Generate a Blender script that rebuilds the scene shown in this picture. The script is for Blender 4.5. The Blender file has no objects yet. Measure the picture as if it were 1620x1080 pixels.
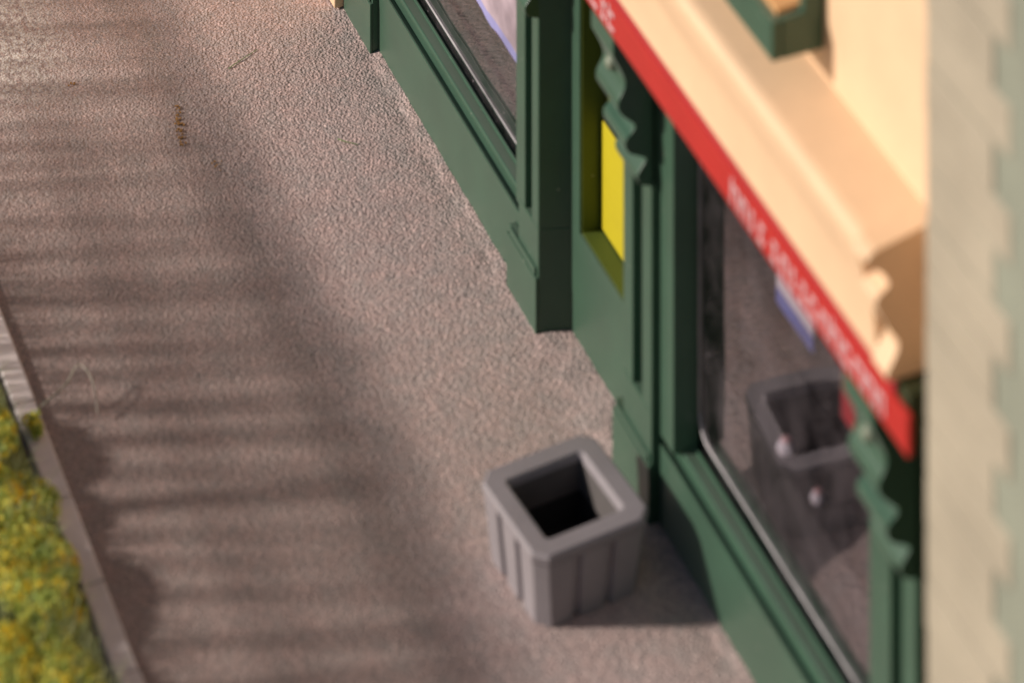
import bpy, bmesh, math, random
from mathutils import Vector, Matrix, noise
R = math.radians
random.seed(7)
C = bpy.context.scene.collection
scn = bpy.context.scene

# ------------------------------------------------------------------ materials
def new_mat(name):
    m = bpy.data.materials.new(name); m.use_nodes = True
    nt = m.node_tree
    return m, nt, nt.nodes['Principled BSDF']

def N(nt, kind, **kw):
    n = nt.nodes.new(kind)
    for k, v in kw.items():
        if k in n.inputs: n.inputs[k].default_value = v
        else: setattr(n, k, v)
    return n

def ramp(nt, src, stops):
    r = nt.nodes.new('ShaderNodeValToRGB')
    el = r.color_ramp.elements
    while len(el) < len(stops): el.new(0.5)
    for e, (p, c) in zip(el, stops):
        e.position = p; e.color = (c[0], c[1], c[2], 1) if not isinstance(c, (int, float)) else (c, c, c, 1)
    nt.links.new(src, r.inputs['Fac'])
    return r

def mix(nt, fac, a, b, blend='MIX'):
    m = nt.nodes.new('ShaderNodeMix'); m.data_type = 'RGBA'; m.blend_type = blend
    for sock, v in ((m.inputs[0], fac), (m.inputs[6], a), (m.inputs[7], b)):
        if hasattr(v, 'is_linked'): nt.links.new(v, sock)
        elif isinstance(v, (int, float)): sock.default_value = v
        else: sock.default_value = (*v, 1)
    return m.outputs[2]

def math_n(nt, op, a, b=0.0, c=0.0):
    m = nt.nodes.new('ShaderNodeMath'); m.operation = op
    for i, v in enumerate((a, b, c)):
        if hasattr(v, 'is_linked'): nt.links.new(v, m.inputs[i])
        else: m.inputs[i].default_value = v
    return m.outputs[0]

def coords(nt):
    return nt.nodes.new('ShaderNodeNewGeometry').outputs['Position']

def noise_n(nt, pos, scale, detail=3, rough=.55):
    n = N(nt, 'ShaderNodeTexNoise', Scale=scale, Detail=detail, Roughness=rough)
    nt.links.new(pos, n.inputs['Vector'])
    return n.outputs['Fac']

def paint(name, col, rough=.5, var=.12, dust=(.55, .52, .46), dust_amt=.5, bump=.12, spec=.5, sheen=0):
    """moulded plastic paint: slight tone drift, fine grain, pale dust specks"""
    m, nt, b = new_mat(name)
    p = coords(nt)
    n1 = noise_n(nt, p, 2.2, 4)
    dark = tuple(c*(1-var) for c in col); lite = tuple(min(1, c*(1+var)) for c in col)
    c = ramp(nt, n1, [(.3, dark), (.7, lite)]).outputs[0]
    n2 = noise_n(nt, p, 26, 2)
    c = mix(nt, ramp(nt, n2, [(.35, .0), (.75, .25)]).outputs[0], c, tuple(x*.8 for x in col))
    v = N(nt, 'ShaderNodeTexVoronoi', Scale=9.0); nt.links.new(p, v.inputs['Vector'])
    sp = ramp(nt, v.outputs['Distance'], [(.035, 1.0), (.075, 0.0)]).outputs[0]
    gate = ramp(nt, noise_n(nt, p, 3.5, 2), [(.5, 0.0), (.56, 1.0)]).outputs[0]
    c = mix(nt, math_n(nt, 'MULTIPLY', math_n(nt, 'MULTIPLY', sp, gate), dust_amt), c, dust)
    nt.links.new(c, b.inputs['Base Color'])
    b.inputs['Roughness'].default_value = rough
    b.inputs['Specular IOR Level'].default_value = spec
    b.inputs['Sheen Weight'].default_value = sheen; b.inputs['Sheen Roughness'].default_value = .45; b.inputs['Sheen Tint'].default_value = (1, .95, .88, 1)
    n3 = noise_n(nt, p, 90, 3)
    bp = N(nt, 'ShaderNodeBump', Strength=bump, Distance=.01); nt.links.new(n3, bp.inputs['Height'])
    nt.links.new(bp.outputs[0], b.inputs['Normal'])
    return m

def ground_mat(name, c_lo, c_hi, grain, bump, road):
    m, nt, b = new_mat(name)
    p = coords(nt)
    big = noise_n(nt, p, .9, 4)
    c = ramp(nt, big, [(.3, c_lo), (.72, c_hi)]).outputs[0]
    g = noise_n(nt, p, grain*.8, 3, .7)
    vc = N(nt, 'ShaderNodeTexVoronoi', Scale=grain); nt.links.new(p, vc.inputs['Vector'])
    rnd = nt.nodes.new('ShaderNodeSeparateColor'); nt.links.new(vc.outputs['Color'], rnd.inputs[0])
    c = mix(nt, .8, c, ramp(nt, noise_n(nt, p, 5.5, 5, .7), [(.36, (.90, .95, .95)), (.62, (1.10, 1.02, 1.0))]).outputs[0], 'MULTIPLY')
    c = mix(nt, .9, c, ramp(nt, rnd.outputs[0], [(0.0, (.62, .62, .63)), (.2, (.90, .90, .90)), (.82, (1.06, 1.05, 1.04)), (1.0, (1.5, 1.43, 1.40))]).outputs[0], 'MULTIPLY')
    c = mix(nt, .7, c, ramp(nt, g, [(.3, (.66, .65, .65)), (.5, (1, 1, 1)), (.72, (1.25, 1.2, 1.17))]).outputs[0], 'MULTIPLY')
    # pale loose grit
    v = N(nt, 'ShaderNodeTexVoronoi', Scale=grain*.55); nt.links.new(p, v.inputs['Vector'])
    sp = ramp(nt, v.outputs['Distance'], [(.10, 1.0), (.2, 0.0)]).outputs[0]
    gate = ramp(nt, noise_n(nt, p, grain*.35, 1), [(.58, 0.0), (.66, 1.0)]).outputs[0]
    c = mix(nt, math_n(nt, 'MULTIPLY', math_n(nt, 'MULTIPLY', sp, gate), .55), c, (.72, .66, .62))
    sep = nt.nodes.new('ShaderNodeSeparateXYZ'); nt.links.new(p, sep.inputs[0])
    x, y = sep.outputs[0], sep.outputs[1]
    # darker band along the gutter, y about -1.4
    wob = math_n(nt, 'MULTIPLY_ADD', noise_n(nt, p, 1.3, 3), .5, -.25)
    d = math_n(nt, 'ABSOLUTE', math_n(nt, 'ADD', math_n(nt, 'ADD', y, 1.42), wob))
    gutter_band = ramp(nt, d, [(.0, .55), (.38, 0.0)]).outputs[0]
    c = mix(nt, gutter_band, c, mix(nt, 1.0, c, (.62, .64, .66), 'MULTIPLY'))
    if road:
        # sunlit patch painted as pale speckle towards the far left end
        mx = ramp(nt, math_n(nt, 'MULTIPLY_ADD', x, -1/2.0, -1.70), [(0.05, 0.0), (.45, 1.0)]).outputs[0]
        my = ramp(nt, math_n(nt, 'MULTIPLY_ADD', y, -1.0, -2.05), [(0.0, 0.0), (.5, 1.0)]).outputs[0]
        pt = ramp(nt, noise_n(nt, p, 18, 5, .7), [(.44, 0.0), (.56, .9)]).outputs[0]
        c = mix(nt, math_n(nt, 'MULTIPLY', math_n(nt, 'MULTIPLY', mx, my), pt), c, (.88, .82, .76))
    # broad shade painted on the nearer carriageway, fading out across the pavement edge
    shade_amt = ramp(nt, math_n(nt, 'MULTIPLY_ADD', math_n(nt, 'ADD', x, math_n(nt, 'MULTIPLY', big, 2.0)), .33, 1.05), [(0.0, 0.0), (.75, .9)]).outputs[0]
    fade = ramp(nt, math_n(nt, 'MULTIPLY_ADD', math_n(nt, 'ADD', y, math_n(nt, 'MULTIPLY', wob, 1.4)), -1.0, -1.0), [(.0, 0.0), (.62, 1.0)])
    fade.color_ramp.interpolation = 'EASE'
    c = mix(nt, math_n(nt, 'MULTIPLY', shade_amt, fade.outputs[0]), c, mix(nt, 1.0, c, (.62, .615, .61), 'MULTIPLY'))
    nt.links.new(c, b.inputs['Base Color'])
    b.inputs['Roughness'].default_value = .78
    b.inputs['Specular IOR Level'].default_value = .35
    vd = N(nt, 'ShaderNodeTexVoronoi', Scale=grain*.8, feature='SMOOTH_F1'); nt.links.new(p, vd.inputs['Vector'])
    h = math_n(nt, 'ADD', math_n(nt, 'MULTIPLY', vd.outputs['Distance'], -1.0), math_n(nt, 'MULTIPLY', noise_n(nt, p, grain*.3, 4, .7), .9))
    bp = N(nt, 'ShaderNodeBump', Strength=1.0, Distance=bump); nt.links.new(h, bp.inputs['Height'])
    nt.links.new(bp.outputs[0], b.inputs['Normal'])
    return m

GREEN = paint('green_paint', (.024, .080, .046), .36, dust=(.6, .6, .5), sheen=.34)
GREEN_DK = paint('shaded_green', (.030, .040, .014), .6, dust_amt=.2)
CREAM = paint('cream_paint', (.76, .53, .335), .6, .05, (.9, .8, .6), .15)
BEIGE = paint('beige_stone_paint', (.37, .325, .248), .75, .10, (.7, .65, .5), .3, .3)
SAGE = paint('grey_green_wall_paint', (.24, .255, .20), .8, .10)
REDP = paint('red_sign_paint', (.45, .020, .016), .32, .06, dust_amt=.1, sheen=.08)
CRIM = paint('crimson_edge_paint', (.42, .03, .04), .5, .06, dust_amt=.1)
WHITE = paint('white_letter_paint', (.60, .42, .44), .5, .05, dust_amt=0)
YEL = paint('yellow_card', (.50, .42, .010), .55, .04, dust_amt=0, bump=.03)
GREY = paint('grey_concrete_plastic', (.270, .245, .262), .62, .10, (.5, .47, .43), .25, .3)
KERB = paint('kerb_stone_grey', (.72, .65, .65), .7, .14, (.7, .67, .6), .4, .5)
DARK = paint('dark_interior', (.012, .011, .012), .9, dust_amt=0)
SOIL = paint('tan_fill', (.62, .36, .16), .9, .15, dust_amt=0)
PALE = paint('pale_lilac', (.70, .62, .70), .6, .12, dust_amt=0)
BLUE = paint('blue_strip', (.10, .13, .42), .6, .25, dust_amt=0)
PINK = paint('pink_glint', (.72, .40, .42), .5, .15, dust_amt=0)
PLUM = paint('plum_card', (.07, .04, .06), .6, .1, dust_amt=0)
WOOD = paint('shadow_fence_wood', (.25, .21, .17), .8, .2, dust_amt=.1)
ORANGE = paint('orange_fleck', (.36, .19, .06), .8, .2, dust_amt=0)
BEAD = paint('clear_plastic_edge', (.36, .345, .36), .6, .5, dust_amt=.5)
BARK = paint('twig_brown', (.10, .07, .04), .9, .2, dust_amt=0)
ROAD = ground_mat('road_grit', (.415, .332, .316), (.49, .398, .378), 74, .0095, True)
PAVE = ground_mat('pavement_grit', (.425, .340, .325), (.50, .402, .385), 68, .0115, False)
VERGE = paint('verge_earth', (.22, .26, .09), .95, .3, dust_amt=.2, bump=1.0)

def leaf_mat(name, stops):
    m, nt, b = new_mat(name)
    p = coords(nt)
    n = noise_n(nt, p, 11, 4, .75)
    c = ramp(nt, n, stops).outputs[0]
    nt.links.new(c, b.inputs['Base Color'])
    b.inputs['Roughness'].default_value = .7
    tr = N(nt, 'ShaderNodeBsdfTranslucent'); nt.links.new(c, tr.inputs['Color'])
    ms = nt.nodes.new('ShaderNodeMixShader'); ms.inputs[0].default_value = .45
    nt.links.new(b.outputs[0], ms.inputs[1]); nt.links.new(tr.outputs[0], ms.inputs[2])
    nt.links.new(ms.outputs[0], nt.nodes['Material Output'].inputs['Surface'])
    return m
LEAF = leaf_mat('yellow_green_foam', [(.30, (.20, .30, .07)), (.42, (.46, .56, .13)), (.52, (.68, .70, .17)), (.58, (.95, .78, .07)), (.67, (.95, .64, .07)), (.76, (.70, .78, .38))])
FIBRE = leaf_mat('pale_fibre', [(.3, (.26, .34, .14)), (.7, (.58, .60, .36))])
FIBRE_P = leaf_mat('pale_hair', [(.3, (.50, .48, .40)), (.7, (.66, .63, .55))])
FIBRE_G = leaf_mat('green_fibre', [(.3, (.22, .40, .14)), (.7, (.40, .52, .22))])

def glass_mat():
    m, nt, b = new_mat('shop_glass')
    nt.nodes.remove(b)
    p = coords(nt)
    tr = N(nt, 'ShaderNodeBsdfTransparent', Color=(.92, .92, .94, 1))
    gl = N(nt, 'ShaderNodeBsdfGlossy', Color=(.90, .86, .89, 1), Roughness=.045)
    bp = N(nt, 'ShaderNodeBump', Strength=.35, Distance=.02); nt.links.new(noise_n(nt, p, 1.6, 0), bp.inputs['Height'])
    nt.links.new(bp.outputs[0], gl.inputs['Normal'])
    ms = nt.nodes.new('ShaderNodeMixShader'); ms.inputs[0].default_value = .37
    nt.links.new(tr.outputs[0], ms.inputs[1]); nt.links.new(gl.outputs[0], ms.inputs[2])
    # dusty film and specks on the pane
    df = N(nt, 'ShaderNodeBsdfDiffuse', Color=(.42, .36, .40, 1))
    film = ramp(nt, noise_n(nt, p, 3.2, 5, .7), [(.38, .0), (.72, .08)]).outputs[0]
    v = N(nt, 'ShaderNodeTexVoronoi', Scale=11.0); nt.links.new(p, v.inputs['Vector'])
    sp = ramp(nt, v.outputs['Distance'], [(.05, .55), (.11, 0.0)]).outputs[0]
    gate = ramp(nt, noise_n(nt, p, 4.5, 1), [(.5, 0.0), (.56, 1.0)]).outputs[0]
    m2 = nt.nodes.new('ShaderNodeMixShader')
    nt.links.new(math_n(nt, 'MAXIMUM', film, math_n(nt, 'MULTIPLY', sp, gate)), m2.inputs[0])
    nt.links.new(ms.outputs[0], m2.inputs[1]); nt.links.new(df.outputs[0], m2.inputs[2])
    nt.links.new(m2.outputs[0], nt.nodes['Material Output'].inputs['Surface'])
    return m
GLASS = glass_mat()

# ------------------------------------------------------------------ mesh helpers
def obj(name, bm, mat, parent=None, bevel=0.0, smooth=False, loc=(0, 0, 0), rz=0):
    bmesh.ops.recalc_face_normals(bm, faces=bm.faces[:])
    me = bpy.data.meshes.new(name); bm.to_mesh(me); bm.free()
    mats = mat if isinstance(mat, (list, tuple)) else [mat]
    for q in mats: me.materials.append(q)
    if smooth:
        for f in me.polygons: f.use_smooth = True
    o = bpy.data.objects.new(name, me); C.objects.link(o)
    o.parent = parent; o.location = loc; o.rotation_euler = (0, 0, rz)
    if bevel:
        md = o.modifiers.new('edge', 'BEVEL'); md.width = bevel; md.segments = 2; md.limit_method = 'ANGLE'; md.angle_limit = R(25)
    return o

def tag(o, label=None, cat=None, group=None, kind=None):
    if label: o['label'] = label
    if cat: o['category'] = cat
    if group: o['group'] = group
    if kind: o['kind'] = kind
    return o

def thing(name, label, cat, loc=(0, 0, 0), rz=0, group=None):
    o = bpy.data.objects.new(name, None); C.objects.link(o)
    o.empty_display_size = .2; o.location = loc; o.rotation_euler = (0, 0, rz)
    return tag(o, label, cat, group)

def BM(): return bmesh.new()

def box(bm, x0, x1, y0, y1, z0, z1, mi=0):
    v = [bm.verts.new((x, y, z)) for z in (z0, z1) for x, y in ((x0, y0), (x1, y0), (x1, y1), (x0, y1))]
    for f in ((0, 1, 2, 3), (4, 5, 6, 7), (0, 1, 5, 4), (1, 2, 6, 5), (2, 3, 7, 6), (3, 0, 4, 7)):
        bm.faces.new([v[i] for i in f]).material_index = mi
    return bm

def boxbm(*a): return box(BM(), *a)

def extr_x(bm, prof, x0, x1):
    """closed (y,z) profile extruded along x"""
    a = [bm.verts.new((x0, y, z)) for y, z in prof]; b = [bm.verts.new((x1, y, z)) for y, z in prof]
    n = len(prof)
    for i in range(n): bm.faces.new((a[i], a[(i+1) % n], b[(i+1) % n], b[i]))
    bm.faces.new(a); bm.faces.new(b)
    return bm

def extr_z(bm, plan, z0, z1):
    a = [bm.verts.new((x, y, z0)) for x, y in plan]; b = [bm.verts.new((x, y, z1)) for x, y in plan]
    n = len(plan)
    for i in range(n): bm.faces.new((a[i], a[(i+1) % n], b[(i+1) % n], b[i]))
    bm.faces.new(a); bm.faces.new(b)
    return bm

def tube(bm, pts, r, k=5, taper=1.0):
    rings = []
    n = len(pts)
    for i, p in enumerate(pts):
        t = (pts[min(i+1, n-1)] - pts[max(i-1, 0)]).normalized()
        s = t.cross(Vector((0, 0, 1)) if abs(t.z) < .9 else Vector((1, 0, 0))).normalized(); u = t.cross(s)
        rr = r*(1+(taper-1)*i/(n-1))
        rings.append([bm.verts.new(p + s*rr*math.cos(2*math.pi*j/k) + u*rr*math.sin(2*math.pi*j/k)) for j in range(k)])
    for a, b in zip(rings, rings[1:]):
        for j in range(k): bm.faces.new((a[j], a[(j+1) % k], b[(j+1) % k], b[j]))
    bm.faces.new(rings[0]); bm.faces.new(rings[-1])

def smooth_profile(pts, n=6):
    """Catmull-Rom through open control points"""
    P = [pts[0]] + list(pts) + [pts[-1]]; out = []
    for i in range(1, len(P)-2):
        for k in range(n):
            t = k/n
            out.append(tuple(.5*((2*P[i][d]) + (-P[i-1][d]+P[i+1][d])*t + (2*P[i-1][d]-5*P[i][d]+4*P[i+1][d]-P[i+2][d])*t*t
                             + (-P[i-1][d]+3*P[i][d]-3*P[i+1][d]+P[i+2][d])*t**3) for d in (0, 1)))
    out.append(tuple(pts[-1]))
    return out

# ------------------------------------------------------------------ the setting
bm = BM()
g = [bm.verts.new(p) for p in ((-400, -400, 0), (400, -400, 0), (400, 400, 0), (-400, 400, 0))]; bm.faces.new(g)
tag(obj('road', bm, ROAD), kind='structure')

bm = BM()                                                         # pavement: rises softly from the gutter, undulating edge
xs = [-60 + i*.5 for i in range(108)] + [-6 + i*.05 for i in range(260)] + [7 + i*.5 for i in range(106)]
rows = []
for x in xs:
    w = .07*noise.noise(Vector((x*.8, 3.1, 0))) + .03*noise.noise(Vector((x*3.1, 9.1, 0)))
    row = []
    for yy, zz in ((-1.60, -.004), (-1.50, .001), (-1.40, .008), (-1.28, .014), (-1.1, .016), (-.6, .016), (-.2, .016), (-.10, .017), (-.075, .018), (-.05, .022), (-.02, .026), (.03, .032), (.6, .032)):
        y = yy + (w if yy < -.3 else 0)
        if yy > -.15: zz += .014*noise.noise(Vector((x*5, yy*20, 1))) + .008*noise.noise(Vector((x*17, yy*30, 4))); zz = max(zz, .014)
        row.append(bm.verts.new((x, y, zz)))
    rows.append(row)
for a, b in zip(rows, rows[1:]):
    for i in range(len(a)-1): bm.faces.new((a[i], a[i+1], b[i+1], b[i]))
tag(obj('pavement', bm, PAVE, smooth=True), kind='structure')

bm = BM()                                                         # kerb of butted stones, slightly uneven
x = -14.0
while x < 9:
    L = random.uniform(.72, 1.0)
    dy, dz = random.uniform(-.006, .006), random.uniform(-.004, .004)
    box(bm, x+.003, x+L-.003, -3.555+dy, -3.405+dy, -.05, .04+dz)
    x += L
tag(obj('kerb', bm, KERB, bevel=.016), kind='structure')

bm = BM()                                                         # earth verge behind the kerb
rows = []
for i in range(120):
    xx = -14 + i*.2
    rows.append([bm.verts.new((xx, yy, (.03 if j == 0 else .045 + .05*noise.noise(Vector((xx*1.7, yy*1.7, 0))))))
                 for j, yy in enumerate((-3.59, -3.75, -4.0, -4.3, -4.7, -5.2, -5.8, -6.5))])
for a, b in zip(rows, rows[1:]):
    for i in range(len(a)-1): bm.faces.new((a[i], a[i+1], b[i+1], b[i]))
tag(obj('verge', bm, VERGE, smooth=True), kind='structure')

# ------------------------------------------------------------------ the shop
shop = thing('shop_building', 'green fronted shop with cream upper wall and a long red fascia sign', 'shop')

RISER = [(.02, 0), (.02, .54), (.034, .54), (.042, .518), (.076, .515), (.076, .585), (.082, .60), (.09, .607), (.165, .60), (.165, .622), (.178, .622), (.178, .585), (.235, .585), (.26, .60), (.6, .60), (.6, 0)]
WIN = {}
for side, (x0, x1) in (('far', (-3.32, -.33)), ('near', (1.90, 4.95))):
    obj('stall_riser', extr_x(BM(), RISER, x0, x1), GREEN, shop, .005)
    # window: frame, glass and the glass edge as its sub-parts
    bm = BM()
    box(bm, x0, x0+.20, .022, .20, .6, 3.2); box(bm, x1-.20, x1, .022, .20, .6, 3.2); box(bm, x0+.2, x1-.2, .06, .20, 3.0, 3.2)
    win = obj('shop_window', bm, GREEN, shop, .006)
    bm = BM()
    v = [bm.verts.new(p) for p in ((x0+.02, .205, .56), (x1-.02, .205, .56), (x1-.02, .205, 3.18), (x0+.02, .205, 3.18))]; bm.faces.new(v)
    obj('glass', bm, GLASS, win)
    bm = BM()                                                     # clear rim of the glazing insert, rounded at its corners
    rr = .14; xa, xb, za, zb = x0+.215, x1-.215, .70, 3.05
    loop = []
    for cx, cz, a0 in ((xa+rr, za+rr, 180), (xb-rr, za+rr, 270), (xb-rr, zb-rr, 0), (xa+rr, zb-rr, 90)):
        for k in range(7):
            a = R(a0+15*k); loop.append(Vector((cx+rr*math.cos(a), .199, cz+rr*math.sin(a))))
    loop.append(loop[0].copy())
    tube(bm, loop, .009, 6)
    obj('glass_edge', bm, BEAD, win, smooth=True)

ROS = paint('pale_green_paint', (.20, .23, .17), .5)  # rosettes in a paler green than the corbels
CORB = [(-.03, 3.19), (-.30, 3.19), (-.30, 3.08), (-.215, 2.90), (-.265, 2.78), (-.245, 2.70), (-.15, 2.61), (-.165, 2.57), (-.215, 2.52), (-.19, 2.44), (-.075, 2.38), (-.09, 2.34), (-.13, 2.28), (-.11, 2.22), (-.035, 2.19)]
def corbel(x0, x1, parent):
    prof = [CORB[0], CORB[1]] + smooth_profile(CORB[2:], 4) + [(-.0, 2.19), (-.0, 3.19)]
    c = obj('corbel', extr_x(BM(), prof, x0, x1), GREEN, parent, .008)
    for z, y in ((2.93, -.225),):
        b = BM(); bmesh.ops.create_uvsphere(b, u_segments=12, v_segments=8, radius=.05, matrix=Matrix.Translation(((x0+x1)/2, y, z)))
        obj('rosette', b, ROS, c, smooth=True)

def pilaster(x0, x1, splay_l=0, splay_r=0, pl=.16, pr=0.0, corb=True):
    w = x1-x0; c = (x0+x1)/2; g = min(.075, w*.17)
    plan = [(x0, -.03), (c-g, -.03), (c-g+.01, .03), (c+g-.01, .03), (c+g, -.03), (x1, -.03), (x1+splay_r, .35), (x0+splay_l, .35)]
    bm = BM(); extr_z(bm, plan, .735, 3.19)
    extr_z(bm, [(x0, -.03), (x1, -.03), (x1+splay_r, .35), (x0+splay_l, .35)], 0.0, .735)
    sh = obj('pilaster', bm, GREEN, shop, .006)
    # plinth with a small stepped head
    bm = BM()
    extr_z(bm, [(x0-pl, -.052), (x1+pr+.004, -.052), (x1+pr+.004, -.0305), (x0-pl, -.0305)], 0, .40)
    extr_z(bm, [(x0-pl*.75, -.046), (x1-.03, -.046), (x1-.03, -.0305), (x0-pl*.75, -.0305)], .40, .455)
    if pl > 0: extr_z(bm, [(x0-pl, -.0305), (x0-.002, -.0305), (x0-.002, .018), (x0-pl, .018)], 0, .45)
    obj('plinth', bm, GREEN, sh, .005)
    if corb: corbel(x0+.09, x1, sh)
pilaster(-3.93, -3.32, 0, 0, 0, .0)
pilaster(-.36, 0, 0, .11, .17)
pilaster(1.435, 1.88, -.1, 0, .13)
pilaster(4.95, 5.40, 0, 0, .14)

# recessed door between the two shop fronts
bm = BM()
ox0, ox1, oz0, oz1 = .235, 1.18, .80, 2.6
for b in ((.0, ox0, .192, .30, 0, 3.19), (ox1, 1.44, .192, .30, 0, 3.19), (ox0, ox1, .192, .30, 0, oz0), (ox0, ox1, .192, .30, oz1, 3.19)): box(bm, *b)
door = obj('door', bm, GREEN, shop)
bm = BM()                                                         # raised bead round the opening
for b in ((ox0-.10, ox0, .180, .1915, oz0-.10, oz1+.1), (ox1, ox1+.10, .180, .1915, oz0-.10, oz1+.1), (ox0, ox1, .180, .1915, oz0-.10, oz0), (ox0, ox1, .180, .1915, oz1, oz1+.10)): box(bm, *b)
obj('glazing_bead', bm, GREEN, door)
bm = BM(); box(bm, ox0-.02, ox1+.02, .36, .38, oz0-.1, oz1+.1)
obj('back_panel', bm, paint('olive_backing', (.06, .072, .006), .6, dust_amt=.2), door)
bm = BM()
box(bm, ox0+.001, ox1-.001, .195, .358, oz0+.001, oz0+.012); box(bm, ox0+.001, ox0+.012, .195, .358, oz0+.0125, oz1-.001); box(bm, ox1-.012, ox1-.001, .195, .358, oz0+.0125, oz1-.001)
obj('reveal', bm, paint('olive_reveal', (.07, .10, .012), .6, dust_amt=.8), door)  # olive colour carries the yellow card's bounce light
bm = BM(); box(bm, .275, 1.16, .325, .34, .825, 1.57)
tag(obj('yellow_notice', bm, YEL, door, .01), label='bright yellow card in the door opening')

# fascia sign with lettering
bm = BM(); box(bm, -3.93, 5.80, -.30, -.262, 3.197, 3.425)
fas = obj('fascia_sign', bm, REDP, shop, .012)
bm = BM(); box(bm, -3.93, 5.62, -.292, -.262, 3.427, 3.495)
obj('fascia_edge', bm, CRIM, fas, .012)
bm = BM(); box(bm, -3.93, 5.74, -.26, 0.0, 3.192, 3.494)
obj('fascia_backing', bm, GREEN_DK, fas)  # dark green puts the shade of the fascia's end face into the colour
# blurred, unreadable white lettering: two words
rl = random.Random(3)
def glyphs(xa, xb, tall_first):
    x = xa; first = True; t = .021
    while x < xb:
        bm = BM()
        w = rl.uniform(.085, .115); zt = 3.385 if (first and tall_first) or rl.random() < .25 else 3.355
        kind = rl.randrange(4)
        if kind != 3: box(bm, x, x+t, -.305, -.2995, 3.24, zt)
        if kind in (0, 2): box(bm, x+w-t, x+w, -.305, -.2995, 3.24, 3.355)
        if kind in (0, 1, 2, 3): box(bm, x+t, x+w-t, -.3052, -.2997, 3.331, 3.355)
        if kind in (1, 3): box(bm, x+t, x+w-t, -.3052, -.2997, 3.24, 3.264)
        if kind == 3: box(bm, x+w*.35, x+w*.35+t, -.3048, -.2995, 3.264, 3.331)
        bmesh.ops.remove_doubles(bm, verts=bm.verts[:], dist=.004)
        obj('lettering', bm, WHITE, fas)
        x += w + rl.uniform(.018, .03); first = False
glyphs(1.30, 1.93, True)
glyphs(3.62, 4.02, True); glyphs(4.14, 5.45, True)

# cream entablature: sloped face, ledge, scroll bracket at its end
CORN = [(0, 3.497)] + smooth_profile([(-.30, 3.497), (-.31, 3.65), (-.34, 3.86), (-.39, 4.02), (-.42, 4.15), (-.405, 4.205), (-.36, 4.23)], 5) + [(0, 4.30)]
obj('cornice', extr_x(BM(), CORN, -3.93, 5.45), CREAM, shop)
BRK = smooth_profile([(-.31, 3.50), (-.335, 3.54), (-.26, 3.68), (-.33, 3.80), (-.40, 3.94), (-.37, 3.99), (-.32, 4.03), (-.36, 4.10), (-.455, 4.17), (-.44, 4.21)], 5)
obj('cornice_bracket', extr_x(BM(), BRK + [(-.40, 4.235), (.05, 4.32), (.05, 3.50)], 5.455, 5.62), CREAM, shop, .01)

# walls
bm = BM(); box(bm, -3.93, 6.4, -.02, .5, 4.2, 7.5); box(bm, -3.93, 6.4, .06, .5, 3.5, 4.2)
obj('upper_wall', bm, CREAM, shop)
bm = BM(); box(bm, 5.40, 6.4, .08, .5, 0, 3.5)
obj('end_wall', bm, GREEN_DK, shop)
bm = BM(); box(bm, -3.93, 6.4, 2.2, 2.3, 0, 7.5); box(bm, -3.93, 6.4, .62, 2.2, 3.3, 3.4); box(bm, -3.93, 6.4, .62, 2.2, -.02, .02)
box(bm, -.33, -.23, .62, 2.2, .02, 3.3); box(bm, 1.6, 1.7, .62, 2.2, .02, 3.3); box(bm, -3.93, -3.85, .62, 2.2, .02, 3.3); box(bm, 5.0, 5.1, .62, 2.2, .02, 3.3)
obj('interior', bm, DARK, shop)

# green box under the upper window
wb = BM(); X0, X1 = 1.2, 4.28
box(wb, X0, X1, -.36, -.30, 4.46, 4.69); box(wb, X0+.061, X1-.061, -.2995, -.021, 4.46, 4.50)
for xa in (X0, X1-.06): extr_x(wb, [(-.2995, 4.46), (-.021, 4.46), (-.021, 5.15), (-.13, 5.15), (-.16, 4.70), (-.2995, 4.69)], xa, xa+.06)
fb = obj('window_box', wb, GREEN, shop, .012)
bm = BM(); box(bm, X0+.062, X1-.062, -.298, -.023, 4.502, 4.72)
obj('fill', bm, SOIL, fb)

# coloured shapes at the shop windows, some standing in for reflections and glints
def card(label, x0, x1, y, z0, z1, strip, tilt=0):  # pale panel with a blue strip along its lower edge
    t = thing('window_panel', label, 'display card', ((x0+x1)/2, y, z0)); h = (x1-x0)/2
    bm = BM(); box(bm, -h, h, -.006, .006, strip, z1-z0); obj('board', bm, PALE, t)
    bm = BM(); box(bm, -h, h, -.008, .008, 0, strip-.001); obj('lower_edge', bm, BLUE, t)
    t.rotation_euler = (R(tilt), 0, 0)
REFL = paint('mottled_reflection', (.40, .32, .37), .5, .5, dust_amt=0)
def reflection():  # pale reflection on the far pane, painted as a flat sheet
    t = thing('window_reflection', 'pale lilac reflection with blue lower edge painted on the far shop window', 'reflection', (-2.0, .196, 1.29))
    rp = random.Random(9); n = 26
    zs = [.05 + .035*noise.noise(Vector((k*.35, 2.2, 0))) for k in range(n+1)]
    for nm, lo, hi, m, yy in (('reflection_sheet', zs, [.9]*(n+1), REFL, 0), ('lower_edge', [z-.07-.02*noise.noise(Vector((k*.5, 7, 0))) for k, z in enumerate(zs)], zs, BLUEP, .001)):
        bm = BM()
        a = [bm.verts.new((-1.0+2.4*k/n, yy, lo[k])) for k in range(n+1)]; b = [bm.verts.new((-1.0+2.4*k/n, yy, hi[k])) for k in range(n+1)]
        for k in range(n): bm.faces.new((a[k], a[k+1], b[k+1], b[k]))
        obj(nm, bm, m, t)
BLUEP = paint('pale_blue_reflection', (.27, .27, .52), .5, .25, dust_amt=0)
reflection()
card('pale panel with blue lower edge behind the near shop window just below the fascia lettering', 2.72, 3.22, .45, 1.87, 2.5, .10)
t = thing('sign_reflection', 'red shape for the sign reflection in the near shop window below the fascia', 'sign reflection', (3.985, .30, 2.02))
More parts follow.
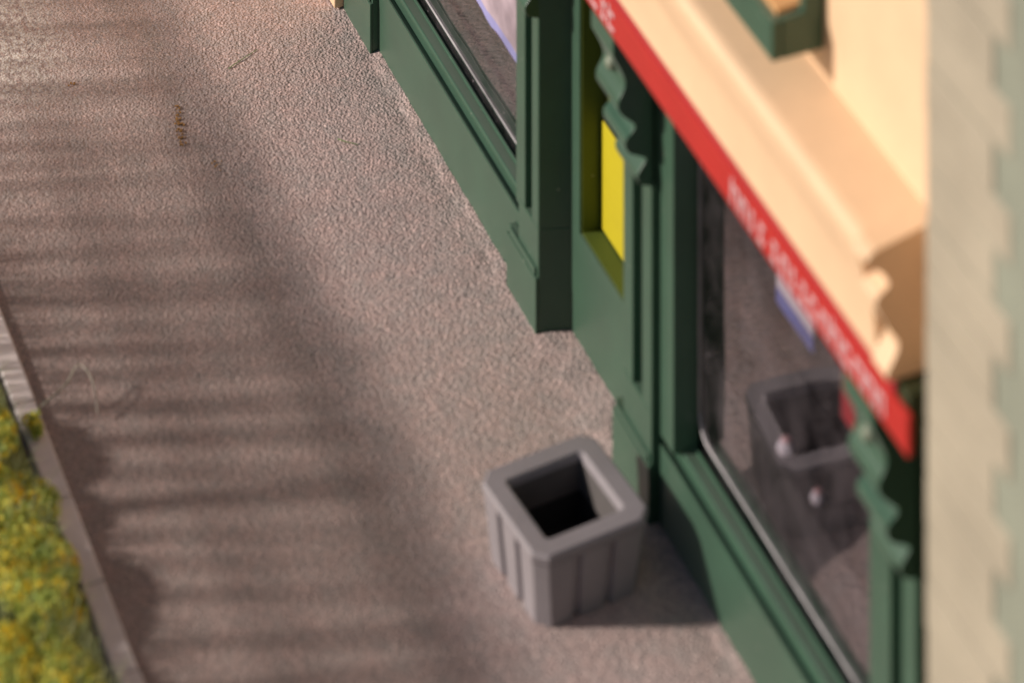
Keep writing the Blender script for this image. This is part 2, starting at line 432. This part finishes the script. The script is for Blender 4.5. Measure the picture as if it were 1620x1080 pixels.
obj('reflection_body', extr_z(BM(), [(-.10, -.01), (.08, -.01), (.08, .01), (-.10, .01)], -.04, .36), paint('red_reflection', (.5, .02, .03), .5, dust_amt=0), t, .008)  # reflection of the sign in the near pane, put in as a red shape
bm = BM(); tube(bm, [Vector((0, 0, .36)), Vector((.004, 0, .9)), Vector((0, 0, 1.27))], .006, 5); obj('string', bm, DARK, t)
obj('display_shelf', boxbm(1.98, 4.9, .30, .75, .60, 1.13), paint('dark_shelf', (.035, .028, .030), .7, dust_amt=.3), shop)
def glint(label, x, y, s):  # glare spots in the near pane, put in as small pale bodies
    t = thing('glint', label, 'glint', (x, y, 1.13))
    for nm, prof, m in (('body', [(.03, 0), (.07, .02), (.085, .06), (.07, .10), (.04, .118)], PALE), ('rim', [(.04, .1185), (.05, .125), (.035, .135)], PINK)):
        bm = BM(); rings = [[bm.verts.new((r_*s*math.cos(k*math.pi/8), r_*s*math.sin(k*math.pi/8), z_*s)) for k in range(16)] for r_, z_ in prof]
        for a, b in zip(rings, rings[1:]):
            for k in range(16): bm.faces.new((a[k], a[(k+1) % 16], b[(k+1) % 16], b[k]))
        bm.faces.new(rings[0]); bm.faces.new(rings[-1]); obj(nm, bm, m, t, smooth=True)
glint('small round shape for a pale glint at the left of the dark window shelf', 3.01, .37, .75)
glint('smaller shape with a pink rim for a pinkish glint further right on the dark window shelf', 3.44, .37, .6)

# ------------------------------------------------------------------ neighbours
nb = thing('neighbouring_building', 'cream building corner beyond the far end of the green shop front', 'building', (-3.935, 0, 0))
bm = BM(); box(bm, -6, -.002, -.01, 3, .12, 7); obj('wall', bm, CREAM, nb, .01)
bm = BM(); box(bm, -6.1, -.0, -.125, 0.3, .03, 7); obj('corner_pier', bm, CREAM, nb, .012)

bb = thing('stone_building', 'beige building corner with toothed quoins standing close at the right edge', 'building', (6.54, -.6, 0))
bm = BM(); z = 0; k = 0
rq = random.Random(5)
while z < 9:
    w = .70 if k % 2 else .86
    e = rq.uniform(-.004, .004)
    box(bm, 0, w, -.0+e, .5, z+.004, z+.262); z += .266; k += 1
obj('quoins', bm, BEIGE, bb, .012)
bm = BM(); box(bm, .03, 5, .012, 4, 0, 9)
obj('wall', bm, SAGE, bb)

# ------------------------------------------------------------------ planter
pl = thing('planter', 'square grey concrete planter with ribbed sides and empty dark hollow beside the shop', 'planter', (2.015, -.695, .016), R(5.5))
def ribbed_ring(half, z, depth, ch=.07):
    """square ring with chamfered corners and two slots on each side"""
    half *= 1.11; z *= 1.18; depth *= 1.15; ch *= 1.11
    base = []
    for s in range(4):
        a = s*math.pi/2
        side = [(-half+ch, -half)]
        for u in (-half*.30, half*.30):
            side += [(u-.032, -half), (u-.020, -half+depth), (u+.020, -half+depth), (u+.032, -half)]
        side += [(half-ch, -half)]
        for px, py in side: base.append((px*math.cos(a)-py*math.sin(a), px*math.sin(a)+py*math.cos(a), z))
    return base
def loft(bm, rings, cap0=True, cap1=False):
    R_ = [[bm.verts.new(p) for p in r] for r in rings]
    n = len(R_[0])
    for a, b in zip(R_, R_[1:]):
        for i in range(n): bm.faces.new((a[i], a[(i+1) % n], b[(i+1) % n], b[i]))
    if cap0: bm.faces.new(R_[0])
    if cap1: bm.faces.new(R_[-1])
bm = BM()
loft(bm, [ribbed_ring(.330, 0, .03), ribbed_ring(.342, .12, .03), ribbed_ring(.366, .358, .03)], True, False)
obj('body', bm, GREY, pl, .006)
def sq(h, z, ch):
    h *= 1.11; ch *= 1.11; z *= 1.18
    return [(x, y, z) for x, y in ((-h+ch, -h), (h-ch, -h), (h, -h+ch), (h, h-ch), (h-ch, h), (-h+ch, h), (-h, h-ch), (-h, -h+ch))]
bm = BM()
loft(bm, [sq(.352, .3585, .07), sq(.372, .364, .075), sq(.375, .398, .075), sq(.362, .412, .07), sq(.256, .412, .02), sq(.242, .400, .02), sq(.236, .37, .015)], False, False)
rim = obj('rim', bm, GREY, pl, .006)
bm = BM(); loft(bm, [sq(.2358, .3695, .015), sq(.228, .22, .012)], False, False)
obj('inner_wall', bm, paint('inner_wall_grey', (.10, .09, .088), .8, .3, dust_amt=.1), pl)  # inner wall in darker grey than the rim, near black below
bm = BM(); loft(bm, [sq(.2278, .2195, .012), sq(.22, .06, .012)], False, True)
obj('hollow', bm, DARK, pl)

# ------------------------------------------------------------------ greenery
def leafy(name, cx, cy, rx, ry, h, n, seed, label, group):
    rg = random.Random(seed)
    t = thing(name, label, 'shrub', (cx, cy, .03), 0, group)
    bm = BM(); tips = []
    lobes = [(rg.uniform(-.6, .6)*rx, rg.uniform(-.6, .6)*ry, rg.uniform(.3, .75)*h, rg.uniform(.35, .6)) for _ in range(9)]
    for i in range(n):
        lx, ly, lz, ls = rg.choice(lobes)
        d = Vector((rg.gauss(0, 1), rg.gauss(0, 1), rg.gauss(0, 1))).normalized()*rg.uniform(.55, 1.05)
        p = Vector((lx+d.x*rx*ls, ly+d.y*ry*ls, max(.0, lz+d.z*h*ls*.7)))
        s = rg.uniform(.008, .024)
        nrm = (d + Vector((rg.uniform(-1, 1), rg.uniform(-1, 1), rg.uniform(-.3, 1)))*.8).normalized()
        a = nrm.orthogonal().normalized(); a = Matrix.Rotation(rg.uniform(0, 6.28), 3, nrm) @ a; b = nrm.cross(a)
        vs = [bm.verts.new(p + a*s*u + b*s*w*.8 + nrm*s*q) for u, w, q in ((-1, 0, .2), (-.2, -.8, -.1), (1, -.1, .25), (.1, .9, -.1))]
        bm.faces.new(vs)
    obj('foliage', bm, LEAF, t)
    bm = BM()
    for lx, ly, lz, ls in lobes[:6]:
        tube(bm, [Vector((lx*.2, ly*.2, -.02)), Vector((lx*.6, ly*.6, lz*.5)), Vector((lx, ly, lz+.1*h))], .012, 5, .5)
    obj('stem', bm, BARK, t)
G = 'low yellow green shrubs behind the kerb'
leafy('shrub', -.05, -3.92, .60, .30, .26, 8400, 1, 'low yellow green shrub farthest up the kerb, thin and flat', G)
leafy('shrub', .95, -3.90, .55, .34, .24, 10400, 2, 'fullest yellow green shrub midway along the kerb', G)
leafy('shrub', 1.75, -4.05, .6, .36, .22, 10400, 3, 'greener shrub lowest in the picture, tangled with pale fibres', G)
leafy('shrub', .55, -4.65, .7, .4, .30, 10400, 4, 'shrub at the left picture edge behind the fullest shrub', G)
leafy('shrub', 2.7, -4.1, .6, .36, .28, 8400, 5, 'shrub at the lower left corner, nearest the viewer', G)
leafy('shrub', .42, -3.76, .36, .24, .20, 5200, 8, 'small bright shrub filling the gap between the thin flat shrub and the fullest one', G)
leafy('tuft', -.38, -3.50, .10, .08, .12, 260, 6, 'small orange and green tuft spilling on to the kerb top', None)

bm = BM(); rg = random.Random(12)                                  # static grass
for i in range(2000):
    x = rg.uniform(-2.6, 3.4); y = -3.64 - abs(rg.gauss(0, .32)); h = rg.uniform(.08, .34)
    a = rg.uniform(0, 6.28); l = rg.uniform(.02, .22)
    p0 = Vector((x, y, .03)); p1 = p0 + Vector((math.cos(a)*l*.4, math.sin(a)*l*.4, h*.7)); p2 = p0 + Vector((math.cos(a)*l, math.sin(a)*l, h))
    s = Vector((-math.sin(a), math.cos(a), 0))*.004
    A = [bm.verts.new(p0-s), bm.verts.new(p0+s), bm.verts.new(p1+s*.8), bm.verts.new(p1-s*.8)]; bm.faces.new(A)
    t = bm.verts.new(p2); bm.faces.new((A[3], A[2], t))
tag(obj('grass', bm, FIBRE), 'pale fine grass fibres growing among the shrubs behind the kerb', 'grass', kind='stuff')

def fibre(label, pts, mat, r=.005):
    P = [Vector(p) for p in pts]
    out = []
    for i in range(len(P)-1):
        for k in range(6):
            t = k/6; p_1, p0, p1, p2 = P[max(i-1, 0)], P[i], P[i+1], P[min(i+2, len(P)-1)]
            out.append(.5*((2*p0) + (-p_1+p1)*t + (2*p_1-5*p0+4*p1-p2)*t*t + (-p_1+3*p0-3*p1+p2)*t**3))
    out.append(P[-1])
    bm = BM(); tube(bm, out, r, 5, .6)
    return tag(obj('stray_fibre', bm, mat, smooth=True), label, 'fibre')
fibre('pale looped fibre curling over the kerb above the small tuft', [(-.55, -3.40, .08), (-.60, -3.22, .14), (-.72, -3.10, .16), (-.60, -3.04, .13), (-.38, -3.06, .05)], FIBRE_P, .007)
fibre('short green fibre lying on the pavement near the top', [(-3.56, -1.12, .021), (-3.62, -1.0, .024), (-3.70, -.84, .021)], FIBRE_G, .0035)
fibre('tiny green fibre on the pavement beside the shop wall', [(-2.46, -.62, .022), (-2.40, -.58, .028), (-2.34, -.50, .022)], FIBRE_G, .0035)

bm = BM(); rg = random.Random(4)
def flecks(cx, cy, sx, sy, n):
    for _ in range(n):
        p = Vector((cx+rg.gauss(0, sx), cy+rg.gauss(0, sy), .006)); s = rg.uniform(.004, .011)
        m = [p + Vector((math.cos(a)*s*rg.uniform(.5, 1.2), math.sin(a)*s*rg.uniform(.5, 1.2), 0)) for a in (0, 1.3, 2.5, 3.8, 5.1)]
        lo = [bm.verts.new(q) for q in m]; hi = [bm.verts.new(q*1 + Vector((0, 0, .006))) for q in m]
        bm.faces.new(hi)
        for i in range(5): bm.faces.new((lo[i], lo[(i+1) % 5], hi[(i+1) % 5], hi[i]))
for t in range(9): flecks(-3.28+.05*t, -1.61-.012*t, .02, .014, 6)
flecks(-2.52, -1.53, .05, .02, 8); flecks(-3.85, -2.27, .02, .02, 6)
tag(obj('orange_flecks', bm, ORANGE), 'scattered orange paint flecks on the far stretch of road', 'paint flecks', kind='stuff')

# ------------------------------------------------------------------ unseen fence added beyond the verge to streak the road with shadow
fe = thing('shadow_fence', 'unseen wooden paling fence added for its road shadows behind the shrubs along the verge', 'fence', (0, -5.0, 0))
rg = random.Random(21)
bm = BM(); x = -13.0
while x < 7.5:
    w = rg.uniform(.03, .06) if rg.random() < .75 else rg.uniform(.07, .12)
    h = 1.55 + rg.uniform(-.16, .05); lean = rg.uniform(-.10, .10); z0 = rg.uniform(.05, .2) if x < -5.2 else rg.uniform(.62, .76)
    v = [bm.verts.new(p) for p in ((x, -.012, z0), (x+w, -.012, z0), (x+w+lean, -.012, h-.06), (x+w/2+lean, -.012, h), (x+lean, -.012, h-.06))]
    q = [bm.verts.new(p.co + Vector((0, .024, 0))) for p in v]
    bm.faces.new(v); bm.faces.new(q)
    for i in range(5): bm.faces.new((v[i], v[(i+1) % 5], q[(i+1) % 5], q[i]))
    x += w + rg.choice((.16, .20, .22) if x < -3.8 else (.17, .22, .26, .36))
obj('shadow_pickets', bm, WOOD, fe)
obj('shadow_rail', boxbm(-13, 7.6, .013, .06, 1.45, 1.51), WOOD, fe, .006)
obj('shadow_rail', boxbm(-13, 7.6, .013, .06, 1.02, 1.05), WOOD, fe, .006)
for i in range(7): obj('shadow_post', boxbm(-12.2+3.3*i, -12.16+3.3*i, .061, .13, -.1, 1.5), WOOD, fe, .006)

# ------------------------------------------------------------------ camera (rectilinear, level, with vertical shift like a view camera)
U = Vector((2360, -5750, 0)).normalized()                          # the shop front's direction in the camera's own right/forward axes
right = Vector((U.x, -U.y, 0)); fwd = Vector((U.y, U.x, 0))        # the same axes in world space
cam = bpy.data.cameras.new('camera'); co = bpy.data.objects.new('camera', cam); C.objects.link(co)
co.matrix_world = Matrix(((right.x, 0, -fwd.x, 23.111), (right.y, 0, -fwd.y, -9.7117), (0, 1, 0, 17.7), (0, 0, 0, 1)))
cam.sensor_width = 36; cam.lens = 5750/1620*36; cam.shift_y = -4070/1620
cam.clip_start = .5; cam.clip_end = 2000
cam.dof.use_dof = True; cam.dof.focus_distance = 28.4; cam.dof.aperture_fstop = .53; cam.dof.aperture_blades = 0
scn.camera = co

# ------------------------------------------------------------------ light
EL = R(22)
tx, ty = 1.0, .06                                                  # light travel in camera right/forward axes
L = (right*tx + fwd*ty).normalized()
travel = Vector((L.x*math.cos(EL), L.y*math.cos(EL), -math.sin(EL)))
sun = bpy.data.lights.new('sun', 'SUN'); so = bpy.data.objects.new('sun', sun); C.objects.link(so)
so.rotation_euler = travel.to_track_quat('-Z', 'Y').to_euler()
so.location = (0, -20, 15)
sun.energy = 4.6; sun.angle = R(4.0); sun.color = (1.0, .895, .80)
w = bpy.data.worlds.new('World'); scn.world = w; w.use_nodes = True
nt = w.node_tree; bg = nt.nodes['Background']
sky = nt.nodes.new('ShaderNodeTexSky'); sky.sky_type = 'NISHITA'; sky.sun_disc = False
sky.sun_elevation = EL; sky.sun_rotation = math.atan2(-L.x, -L.y)
nt.links.new(sky.outputs[0], bg.inputs['Color']); bg.inputs['Strength'].default_value = .05
scn.view_settings.view_transform = 'Standard'; scn.view_settings.look = 'None'; scn.view_settings.exposure = 0
